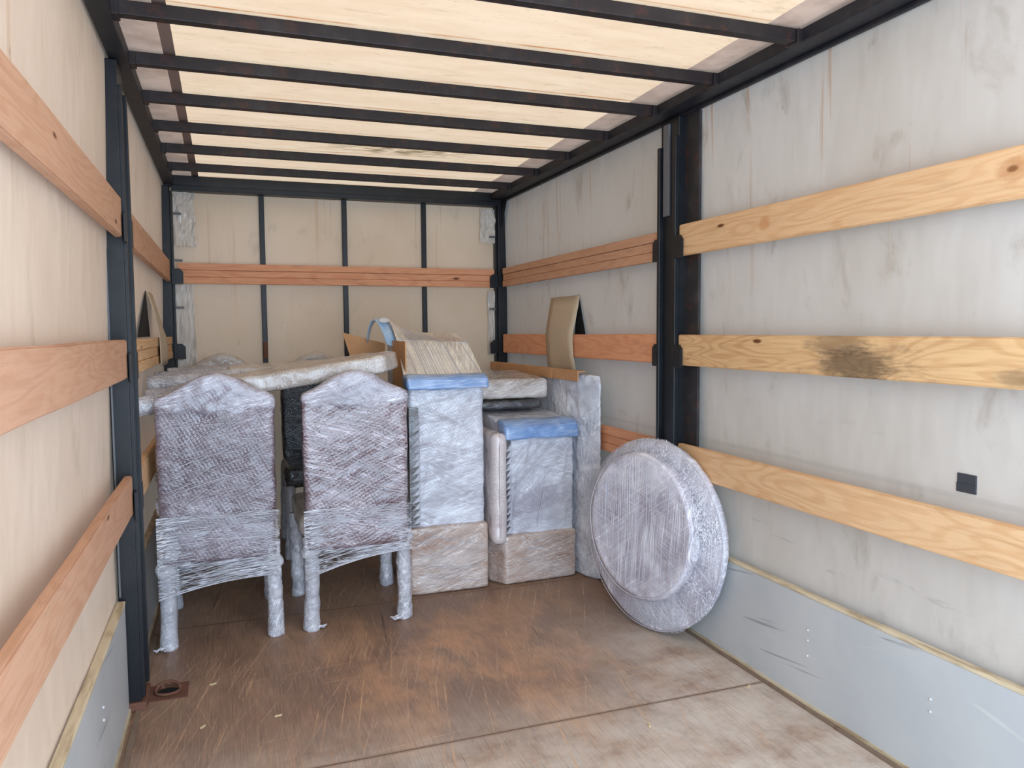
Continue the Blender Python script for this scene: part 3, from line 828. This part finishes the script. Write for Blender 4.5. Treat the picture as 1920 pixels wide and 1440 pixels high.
def make_chair(label, loc, rot, group, filmmat, legx=0.23, skirt=None, seed=0, backw=0.252, seatmat=None, seat=(0.60, 0.44), cap=None, legr=0.034):
    o = empty('wrapped_chair', loc, rot)
    tag(o, label, 'chair', group)
    b = bmesh.new()
    prism(b, back_outline(backw, 0.395, 1.145, 1.255), 'y', -0.045, 0.045)
    m = obj('backrest', b, filmmat, o)
    soft(m, 0.010, 0.016, 0.16, 0.004, 0.04, 16)
    if cap:
        b = bmesh.new()
        ol = back_outline(backw + 0.003, 1.10, 1.147, 1.258)[2:]
        w_ = backw + 0.003
        low = [(-w_ + 2 * w_ * k / 14, 1.095 - 0.035 * math.sin(math.pi * k / 14) + 0.02 * math.sin(k * 1.7 + seed)) for k in range(15)]
        prism(b, ol + low, 'y', -0.048, 0.048)
        m = obj('padding_cap', b, cap, o)
        soft(m, 0.010, 0.016, 0.16, 0.006, 0.04, 12)
        m['label'] = 'paler padded cap under film'
    b = bxm(-0.265, 0.265, 0.045, min(seat[0], seat[0] if seat[1] > 0.42 else 0.46), seat[1], seat[1] + 0.125)
    m = obj('seat', b, seatmat or M['film_seat'], o, bevel=0.03, seg=3)
    soft(m, 0.014, 0.02, 0.14, 0.006, 0.03, 4)
    for k, (x, y) in enumerate(((-legx, 0.0), (legx, 0.0), (-0.245, seat[0] - 0.04), (0.245, seat[0] - 0.04))):
        b = bmesh.new()
        pts, rad = [], []
        rr = random.Random(seed * 10 + k)
        for i in range(12):
            f = i / 11
            pts.append((x + 0.006 * math.sin(3 * f + k), y + (0.015 * (1 - f) if k < 2 else 0), 0.0 + f * 0.46))
            rad.append(legr + 0.005 * rr.random() + (0.004 if i < 2 else 0))
        tube(b, pts, rad, 14)
        m = obj('leg', b, M['film_leg'], o)
        soft(m, 0.007, 0.010, 0.05, 0.006, 0.018, 1)
    if skirt:
        zl, zr, zt = skirt
        # taut film stretched between the two rear legs, below the back
        def fn(u, v):
            x = -legx - 0.03 + u * (2 * legx + 0.06)
            zb_ = zl + (zr - zl) * u + 0.012 * math.sin(math.pi * u)
            z = zb_ + (zt - zb_) * v
            return (x, -0.052 - 0.010 * (abs(u - 0.5) * 2) ** 6 + 0.028 * (1 - v) * math.sin(math.pi * u) + 0.003 * noise.noise(Vector((u * 6, v * 18, seed))), z)
        sk = sheet('stretch_film', fn, 40, 30, M['skirt'], o)
        sk['label'] = 'clear creased film stretched between the rear legs'
        # rolled hem rope of film along the lower edge
        b = bmesh.new()
        tube(b, [Vector(fn(i / 20, 0)) + Vector((0, -0.002, 0)) for i in range(21)], 0.0028, 6)
        obj('film_hem', b, M['film_leg'], o, smooth=True)
        # bunched knots of film where the skirt grips the legs
        for x, z, r in ((-legx - 0.002, zl + 0.12, 0.046), (legx + 0.004, zr + 0.05, 0.042)):
            b = bmesh.new()
            bmesh.ops.create_uvsphere(b, u_segments=20, v_segments=14, radius=r)
            bmesh.ops.scale(b, vec=(1.0, 0.9, 0.85), verts=b.verts)
            for v in b.verts:
                v.co *= 1 + 0.22 * noise.noise(v.co * 40 + Vector((seed, 0, 0)))
            obj('film_knot', b, M['film_leg'], o, loc=(x, -0.005, z), smooth=True)
        rnd = random.Random(seed)
        lines = []
        for q in range(40):
            f0, f1 = rnd.random() ** 1.1, rnd.random() ** 1.1
            f1 = f0 * 0.7 + f1 * 0.3
            u0, u1 = (0.02, 0.98) if rnd.random() < 0.6 else sorted((rnd.random(), rnd.random()))
            pts = []
            for k in range(13):
                u = u0 + (u1 - u0) * k / 12
                p_ = fn(u, f0 + (f1 - f0) * u)
                pts.append((p_[0], p_[1] - 0.004, p_[2] - 0.004 * math.sin(math.pi * k / 12)))
            lines.append((pts, rnd.uniform(0.0006, 0.0014)))
        lines += face_lines(rnd, 70, -0.24, 0.24, 0.6, 1.14, -0.058, (0.2, 0.32, -0.35, -0.5, 0.6), 0.06, 0.26)
        lines += face_lines(rnd, 14, -0.24, 0.24, 0.95, 1.15, -0.058, (-0.9, 1.0, 0.1), 0.03, 0.12)
        creases(o, lines)
        # loose twisted ends of film at the feet
        for x, d in skirt_tails.get(seed, ()):
            b = bmesh.new()
            rr = random.Random(seed + int(x * 100))
            for q in range(4):
                a = d + rr.uniform(-0.5, 0.5)
                pts = [(x + math.cos(a) * s_ * 0.012 * (1 + 0.2 * q), -0.012 + math.sin(a) * s_ * 0.012, 0.008 + 0.012 * abs(math.sin(s_ * 1.3 + q))) for s_ in range(5)]
                tube(b, pts, [0.012, 0.009, 0.007, 0.005, 0.003], 6)
            obj('film_tail', b, M['film_leg'], o)
    return o

t = NT('white_film_crease')
M['crease'] = t.done(t.principled(sr(196, 195, 204), 0.3, **{'Coat Weight': 0.6}))
def creases(parent, lines, loc=None):
    """roped creases of stretch film standing proud of the wrap"""
    b = bmesh.new()
    for pts, r in lines:
        tube(b, pts, [r * 0.5] + [r] * (len(pts) - 2) + [r * 0.5], 5)
    return obj('film_crease', b, M['crease'], parent, loc=loc, smooth=True)
def face_lines(rnd, n, x0, x1, z0, z1, y, angs, lmin, lmax, rmin=0.0005, rmax=0.0012):
    out = []
    for _ in range(int(n * 0.8)):
        cx, cz = rnd.uniform(x0, x1), rnd.uniform(z0, z1)
        a = rnd.choice(angs) + rnd.gauss(0, 0.06)
        L = rnd.uniform(lmin, lmax)
        bow = rnd.uniform(-0.01, 0.01)
        pts = []
        for k in range(9):
            f = k / 4 - 1
            px, pz = cx + math.cos(a) * L * f, cz + math.sin(a) * L * f + bow * f * f
            if x0 <= px <= x1 and z0 <= pz <= z1:
                pts.append((px, y + 0.002 * math.sin(3 * k), pz))
        if len(pts) > 2:
            out.append((pts, rnd.uniform(rmin, rmax)))
    return out

skirt_tails = {1: ((-0.235, -2.2),), 2: ((-0.225, 0.0), (0.22, 3.3))}
G1 = 'wrapped dining chairs'
make_chair('left one of the two front wrapped chairs, standing nearest the left wall', (-0.062, 3.79, 0), (0, 0, 0), G1, M['film_chair'], 0.232, (0.25, 0.315, 0.62), 1, 0.255, cap=M['film_cap'])
make_chair('right one of the two front wrapped chairs, beside the tall wrapped piece', (0.566, 3.795, 0), (0, 0, 0), G1, M['film_chair_warm'], 0.226, (0.27, 0.37, 0.60), 2, 0.252, cap=M['film_cap'])
cC = make_chair('chair top in film against the back wall, showing above the left front chair', (-0.04, 5.62, 0), (0, 0, math.pi), G1, M['film_plum'], 0.23, None, 3, 0.252, M['film_dark'], cap=M['film_seat'])
cC.scale = (1, 1, 1.035)
def dup(src, label, loc, rot):
    c_ = src.copy()
    COL.objects.link(c_)
    c_.location, c_.rotation_euler = loc, rot
    c_['label'] = label
    for ch in list(src.children):
        d = ch.copy()
        COL.objects.link(d)
        d.parent = c_
    return c_
dup(cC, 'rounded chair top in film against the back wall, behind the sloping chair', (0.58, 5.62, 0), (0, 0, math.pi))
# two chairs laid across the seats: backs flat, tops to the right, legs to the left, seats hanging down
def lay(o, toe, tilt):
    # local z -> along the pile, to the right and up; local y (seat side) -> down; local x -> across
    zc = Vector((math.cos(tilt), 0, math.sin(tilt)))
    yc = Vector((math.sin(tilt), 0, -math.cos(tilt)))
    o.location = toe
    o.rotation_euler = Matrix((yc.cross(zc), yc, zc)).transposed().to_euler()
def laid(label, toe, tilt, src):
    lay(dup(src, label, toe, (0, 0, 0)), toe, tilt)
cL = make_chair('film wrapped chair lying on top of the pile, padded back sloping up to blue foam', (0, 0, 0), (0, 0, 0), G1, M['film_seat'], 0.23, None, 4, 0.252, M['film_dark'], (0.525, 0.40), None, 0.040)
lay(cL, (-0.40, 4.125, 1.118), 0.14)
laid('wrapped chair lying second in the pile, behind the sloping one, legs towards the left wall', (-0.40, 4.685, 1.185), 0.04, cL)
laid('wrapped chair lying farthest back in the pile, its dark leg ends by the hanging flap', (-0.37, 5.26, 1.182), 0.015, cL)

# ------------------------------------------------------------------ tall wrapped piece with blue foam
def loft(rows, n=1):
    """rows of (y, x0, x1, [z at x0 ... x1]); closed solid down to z = 0"""
    b = bmesh.new()
    R = []
    for y, x0, x1, zs in rows:
        k = len(zs)
        topv = [b.verts.new((x0 + (x1 - x0) * i / (k - 1), y, zs[i])) for i in range(k)]
        botv = [b.verts.new((x0 + (x1 - x0) * i / (k - 1), y, 0.004)) for i in range(k)]
        R.append((topv, botv))
    for (t1, b1), (t2, b2) in zip(R, R[1:]):
        for i in range(len(t1) - 1):
            b.faces.new([t1[i], t1[i + 1], t2[i + 1], t2[i]])
            b.faces.new([b1[i], b2[i], b2[i + 1], b1[i + 1]])
        b.faces.new([t1[0], t2[0], b2[0], b1[0]])
        b.faces.new([t1[-1], b1[-1], b2[-1], t2[-1]])
    for (tt, bb), flip in ((R[0], 1), (R[-1], 0)):
        for i in range(len(tt) - 1):
            b.faces.new([tt[i], bb[i], bb[i + 1], tt[i + 1]])
    return b

def pleats(x, y, z0, z1, n, w, mat, parent, side=1):
    """column of slanting film folds up one edge"""
    b = bmesh.new()
    for i in range(n):
        z = z0 + (z1 - z0) * i / n
        h = (z1 - z0) / n
        q = [(x, y, z + h * 1.35), (x + w * side, y - 0.004, z - h * 0.2), (x + w * 0.2 * side, y - 0.018, z + h * 0.15), (x, y, z + h * 0.1), (x + w * 0.4 * side, y + 0.02, z + h * 0.4)]
        V = [b.verts.new(p_) for p_ in q]
        for f in ((0, 1, 2), (0, 2, 3), (1, 3, 2), (0, 4, 1), (1, 4, 3), (0, 3, 4)):
            b.faces.new([V[k] for k in f])
    return obj('film_pleats', b, mat, parent)

TP = empty('wrapped_tall_piece', (1.11, 4.4, 0))
tag(TP, 'tall film wrapped furniture piece with a blue foam edge and sloping taut film top', 'wrapped furniture')
ox = Vector((-1.11, -4.4, 0))
rows = [(4.12, 0.905, 1.325, [1.15] * 7),
        (4.16, 0.895, 1.330, [1.18] * 7),
        (4.50, 0.930, 1.345, [1.372, 1.372, 1.37, 1.368, 1.364, 1.36, 1.352]),
        (4.66, 0.935, 1.345, [1.46, 1.425, 1.405, 1.395, 1.390, 1.388, 1.384]),
        (4.76, 0.915, 1.345, [1.52, 1.465, 1.435, 1.42, 1.415, 1.415, 1.41]),
        (4.80, 0.925, 1.345, [1.50, 1.46, 1.43, 1.415, 1.41, 1.41, 1.40])]
m = obj('wrapped_body', loft([(y, a, c_, z) for y, a, c_, z in rows]), M['film_grey'], TP, loc=ox)
soft(m, 0.012, 0.012, 0.14, 0.006, 0.035, 3)
# taut film running from the foam edge up over the back
def tent(u, v):
    k = len(rows) - 1
    f = 0.0 + v * (k - 1)
    i = min(int(f), k - 1)
    q = f - i
    y = rows[i][0] + (rows[i + 1][0] - rows[i][0]) * q
    a = rows[i][1] + (rows[i + 1][1] - rows[i][1]) * q
    c_ = rows[i][2] + (rows[i + 1][2] - rows[i][2]) * q
    g = u * 6
    j = min(int(g), 5)
    h = g - j
    def zz(r): return rows[r][3][j] * (1 - h) + rows[r][3][j + 1] * h
    z = zz(i) * (1 - q) + zz(i + 1) * q
    return (a - 0.008 + (c_ - a + 0.016) * u, y, z + 0.012)
m = sheet('film_tent', tent, 24, 30, M['film_tent'], TP)
m.location = ox
m['label'] = 'taut streaky film over the sloping top'
rnd = random.Random(53)
lines = []
for q in range(54):
    u0, L = rnd.uniform(-0.05, 1.25), rnd.uniform(0.4, 1.0)
    v0 = rnd.uniform(0, 1 - L) if L < 1 else 0
    pts = []
    for k in range(13):
        v = v0 + L * k / 12
        u = u0 - 0.34 * v
        if 0.01 < u < 0.99:
            p_ = tent(u, min(v, 0.999))
            pts.append((p_[0], p_[1], p_[2] + 0.002))
    if len(pts) > 3: lines.append((pts, rnd.uniform(0.0006, 0.0013)))
lines.append(([(tent(k / 20, 0.5)[0], 4.5, 1.386 - 0.018 * k / 20) for k in range(21)], 0.0025))
creases(TP, lines, ox)
# blue foam along the upper front edge
b = bmesh.new()
prism(b, [(4.055, 1.125), (4.17, 1.135), (4.20, 1.205), (4.10, 1.205), (4.06, 1.185)], 'x', 0.882, 1.343)
m = obj('foam_edge', b, M['foam'], TP, loc=ox)
soft(m, 0.008, 0.018, 0.14, 0.0, 0.03, 14)
m['label'] = 'blue foam edge protector'
# cardboard wrapped round the foot
m = obj('cardboard_foot', bxm(0.888, 1.338, 4.085, 4.82, 0.002, 0.375), M['film_card'], TP, loc=ox, bevel=0.012)
soft(m, 0.010, 0.010, 0.12, 0.004, 0.03, 2)
m['label'] = 'pinkish brown cardboard under film'
m = obj('film_pleat_strip', bxm(0.896, 0.948, 4.091, 4.13, 0.39, 1.03), M['film_plum'], TP, loc=ox)
m['label'] = 'dark strip where the film edge is folded'
m = pleats(0.954, 4.096, 0.40, 0.98, 15, -0.048, M['film_grey'], TP)
m.location = ox
rnd = random.Random(31)
creases(TP, face_lines(rnd, 46, 0.91, 1.325, 0.40, 1.12, 4.094, (0.15, 0.3, -0.25, -0.5, 1.3), 0.06, 0.3)
        + face_lines(rnd, 34, 0.90, 1.33, 0.02, 0.37, 4.078, (0.25, 0.45, -0.2), 0.06, 0.24), ox)
# cardboard sheets tucked behind
m = obj('cardboard_sheet', bxm(0.905, 0.912, 4.2, 4.55, 0.95, 1.385), M['card'], TP, loc=ox)
b = bmesh.new()
prism(b, [(0.70, 1.30), (0.92, 1.30), (0.92, 1.365), (0.66, 1.435)], 'y', 4.86, 4.868)
m = obj('cardboard_sheet', b, M['card'], TP, loc=ox)
# folded blue foam standing up at the back left
def ribbon(pts_l, pts_r, th, mat, name):
    b = bmesh.new()
    L_ = [b.verts.new(p_) for p_ in pts_l]
    R_ = [b.verts.new(p_) for p_ in pts_r]
    for i in range(len(L_) - 1):
        b.faces.new([L_[i], R_[i], R_[i + 1], L_[i + 1]])
    o = obj(name, b, mat, TP, loc=ox, smooth=True)
    so = o.modifiers.new('solidify', 'SOLIDIFY')
    so.thickness = th
    s = o.modifiers.new('subsurf', 'SUBSURF')
    s.levels = s.render_levels = 2
    return o
rb = ribbon([(0.79, 4.80, 1.36), (0.792, 4.78, 1.44), (0.805, 4.755, 1.50), (0.832, 4.72, 1.525), (0.852, 4.66, 1.48), (0.865, 4.56, 1.40), (0.868, 4.52, 1.355)],
            [(0.83, 4.99, 1.36), (0.84, 4.97, 1.45), (0.86, 4.92, 1.515), (0.90, 4.80, 1.535), (0.922, 4.70, 1.49), (0.935, 4.58, 1.405), (0.94, 4.54, 1.355)],
            0.016, M['foam_light'], 'foam_arch')
rb['label'] = 'folded pale blue foam sheet'
tp_ = ribbon([(0.838, 4.690, 1.505), (0.850, 4.645, 1.475)], [(0.915, 4.735, 1.518), (0.930, 4.665, 1.482)], 0.003, M['tape'], 'tape')
tp_.parent = rb
tp_.location = (0, -0.006, 0.014)

# ------------------------------------------------------------------ shorter wrapped piece with side pad
SP = empty('wrapped_short_piece', (1.66, 4.4, 0))
tag(SP, 'waist high film wrapped furniture piece with a blue foam top edge and pale side pad', 'wrapped furniture')
ox = Vector((-1.66, -4.4, 0))
rows2 = [(4.115, 1.445, 1.87, [0.86] * 4), (4.16, 1.44, 1.875, [0.91, 0.925, 0.925, 0.91]), (4.45, 1.44, 1.875, [0.945] * 4), (4.78, 1.44, 1.86, [0.955] * 4)]
m = obj('wrapped_body', loft(rows2), M['film_grey'], SP, loc=ox)
soft(m, 0.012, 0.010, 0.14, 0.006, 0.035, 3)
b = bmesh.new()
prism(b, [(4.065, 0.825), (4.18, 0.835), (4.22, 0.935), (4.12, 0.932), (4.07, 0.90)], 'x', 1.432, 1.882)
m = obj('foam_edge', b, M['foam'], SP, loc=ox)
soft(m, 0.009, 0.022, 0.14, 0.003, 0.03, 16)
m['label'] = 'blue foam under hazy film'
b = bmesh.new()
prism(b, [(1.432, 4.075), (1.882, 4.10), (1.882, 4.8), (1.36, 4.8), (1.365, 4.20)], 'z', 0.002, 0.285)
m = obj('cardboard_foot', b, M['film_card'], SP, loc=ox, bevel=0.015)
soft(m, 0.010, 0.010, 0.12, 0.004, 0.03, 2)
m['label'] = 'brown cardboard under film'
m = obj('film_pleat_strip', bxm(1.444, 1.476, 4.094, 4.13, 0.30, 0.82), M['film_plum'], SP, loc=ox)
m['label'] = 'dark strip where the film edge is folded'
m = pleats(1.480, 4.096, 0.30, 0.80, 14, -0.036, M['film_grey'], SP)
m.location = ox
b = bmesh.new()
box(b, 1.346, 1.432, 4.02, 4.45, 0.25, 0.875)
m = obj('side_pad', b, M['pad'], SP, loc=ox, bevel=0.03, seg=3)
soft(m, 0.010, 0.010, 0.1, 0.0, 0.03, 6)
m['label'] = 'pale pinkish padded side cushion'
b = bmesh.new()
tube(b, [(1.384, 4.06, 0.88), (1.384, 4.026, 0.86), (1.384, 4.016, 0.80), (1.384, 4.014, 0.5), (1.384, 4.018, 0.3), (1.384, 4.05, 0.25)], 0.005, 8)
pp = obj('piping', b, M['pad'], m, smooth=True)
pp.location = (0, 0, 0)

rnd = random.Random(47)
creases(SP, face_lines(rnd, 30, 1.46, 1.865, 0.52, 0.83, 4.098, (0.80, 0.86, 0.92), 0.15, 0.3)
        + face_lines(rnd, 40, 1.46, 1.865, 0.30, 0.83, 4.098, (0.2, -0.3, 1.45), 0.05, 0.2)
        + face_lines(rnd, 22, 1.52, 1.86, 0.02, 0.27, 4.078, (0.25, 0.4, -0.1), 0.06, 0.2), ox)

# flat things stacked on the shorter piece
o = obj('wrapped_board', bxm(-0.21, 0.20, -0.2, 0.2, 0.0, 0.055), M['film_dark'], loc=(1.60, 4.62, 0.964), bevel=0.012)
soft(o, 0.010, 0.010, 0.12, 0.004, 0.03, 2)
tag(o, 'dark thin wrapped board sandwiched under the flat wrapped box', 'board')
o = obj('wrapped_box', bxm(-0.235, 0.232, -0.21, 0.34, 0.0, 0.12), M['film_seat'], loc=(1.605, 4.63, 1.038), rot=(0.05, 0, 0), bevel=0.015)
soft(o, 0.010, 0.008, 0.12, 0.006, 0.03, 2)
tag(o, 'flat grey film wrapped box on top of the shorter wrapped piece, beside cardboard edging', 'box')

# ------------------------------------------------------------------ long panel standing against the right wall
LP = empty('wrapped_slab', (1.935, 4.9, 0))
tag(LP, 'long wrapped panel on edge along the right wall with cardboard edging on top', 'panel')
ox = Vector((-1.935, -4.9, 0))
b = bmesh.new()
prism(b, [(1.905, 4.11), (1.94, 4.02), (1.978, 3.95), (1.982, 5.70), (1.885, 5.70), (1.888, 4.3)], 'z', 0.003, 1.185)
m = obj('wrapped_body', b, M['film_silver'], LP, loc=ox, bevel=0.008)
soft(m, 0.011, 0.018, 0.11, 0.010, 0.035, 2)
b = bmesh.new()
prism(b, [(1.872, 1.145), (1.878, 1.145), (1.878, 1.198), (1.925, 1.198), (1.925, 1.204), (1.872, 1.204)], 'y', 4.06, 5.65)
m = obj('cardboard_edge', b, M['card'], LP, loc=ox, bevel=0.0015, seg=1)
m['label'] = 'brown cardboard edge protector'
for y in (4.45, 4.95, 5.35):
    tp_ = obj('tape', bxm(1.8705, 1.928, y, y + 0.045, 1.143, 1.2055), M['card'], m)
    tp_.location = (0, 0, 0)

# ------------------------------------------------------------------ round tabletop
az = math.radians(76)
nrm = Vector((-math.sin(az), -math.cos(az), 0.04)).normalized()
tx = Vector((math.cos(az), -math.sin(az), 0)).normalized()
ty = nrm.cross(tx).normalized()
if ty.z < 0: ty = -ty; tx = -tx
Rm = Matrix((tx, ty, nrm)).transposed()
R1 = 0.455
base = Vector((1.842, 3.22, 0.012))
ctr = base + ty * R1
RT = empty('wrapped_round_tabletop', ctr, Rm.to_euler())
tag(RT, 'round tabletop in clear film leaning on the right wall, standing on its rim', 'tabletop')
b = bmesh.new()
prof = [(0, -0.05), (R1 - 0.02, -0.05), (R1 - 0.004, -0.042), (R1, -0.02), (R1 - 0.004, -0.006), (R1 - 0.02, 0.0), (0, 0.0)]
lathe(b, prof, 72)
m = obj('outer_disc', b, M['film_disc'], RT, smooth=True)
soft(m, 0.009, 0.010, 0.10, 0.003, 0.03, 3)
b = bmesh.new()
R2 = 0.348
lathe(b, [(0, 0.004), (R2 - 0.01, 0.004), (R2 + 0.002, 0.03), (R2, 0.06), (R2 - 0.025, 0.075), (R2 - 0.06, 0.070), (0, 0.064)], 64)
bmesh.ops.translate(b, vec=(-0.008, 0.045, 0), verts=b.verts)
m = obj('inner_disc', b, M['film_disc'], RT, smooth=True)
soft(m, 0.009, 0.010, 0.14, 0.003, 0.03, 4)
# clear film spanning from the inner disc out to the rim
b = bmesh.new()
n_ = 72
ra, rb_ = [], []
for k in range(n_):
    a = 2 * math.pi * k / n_
    j = 0.012 * noise.noise(Vector((math.cos(a) * 3, math.sin(a) * 3, 5)))
    ra.append(b.verts.new((-0.008 + (R2 + 0.002 + j) * math.cos(a), 0.045 + (R2 + 0.002 + j) * math.sin(a), 0.062)))
    rb_.append(b.verts.new(((R1 + 0.004 + j) * math.cos(a), (R1 + 0.004 + j) * math.sin(a), -0.012 + j * 0.5)))
for k in range(n_):
    b.faces.new([ra[k], ra[(k + 1) % n_], rb_[(k + 1) % n_], rb_[k]])
m = obj('stretch_film', b, M['clear'], RT, smooth=True)
m['label'] = 'clear film stretched from the inner disc to the rim'

rnd = random.Random(71)
lines = []
def disc_lines(n, cx, cy, R_, z, angs, lmin, lmax):
    for q in range(n):
        x, y = rnd.uniform(-R_, R_), rnd.uniform(-R_, R_)
        a = rnd.choice(angs) + rnd.gauss(0, 0.05)
        L = rnd.uniform(lmin, lmax)
        pts = [(cx + x + math.cos(a) * L * f, cy + y + math.sin(a) * L * f, z) for f in [k / 5 - 1 for k in range(11)]
               if (x + math.cos(a) * L * f) ** 2 + (y + math.sin(a) * L * f) ** 2 < (R_ * 0.93) ** 2]
        if len(pts) > 2: lines.append((pts, rnd.uniform(0.0005, 0.0011)))
disc_lines(60, -0.008, 0.045, R2, 0.078, (1.57, 1.5, 1.62), 0.1, 0.3)
disc_lines(26, -0.008, 0.045, R2, 0.078, (0.8, -0.6, 0.1), 0.05, 0.2)
for q in range(70):
    a = rnd.uniform(0, 2 * math.pi)
    d = rnd.uniform(-0.18, 0.18)
    lines.append(([(-0.008 + R2 * math.cos(a), 0.045 + R2 * math.sin(a), 0.066), ((-0.004 + (R1 + R2) / 2 * math.cos(a + d / 2)), 0.022 + (R1 + R2) / 2 * math.sin(a + d / 2), 0.030), ((R1 + 0.004) * math.cos(a + d), (R1 + 0.004) * math.sin(a + d), -0.008)], rnd.uniform(0.0005, 0.0012)))
creases(RT, lines)
# bright rolled lip where the film turns over the two rims
for R_, cx, cy, z in ((R1 - 0.004, 0, 0, 0.002), (R2 - 0.012, -0.008, 0.045, 0.078)):
    b = bmesh.new()
    tube(b, [(cx + R_ * math.cos(2 * math.pi * k / 80) * (1 + 0.006 * math.sin(k * 0.7)), cy + R_ * math.sin(2 * math.pi * k / 80), z) for k in range(81)], 0.0014, 6, False)
    obj('film_lip', b, M['crease'], RT, smooth=True)
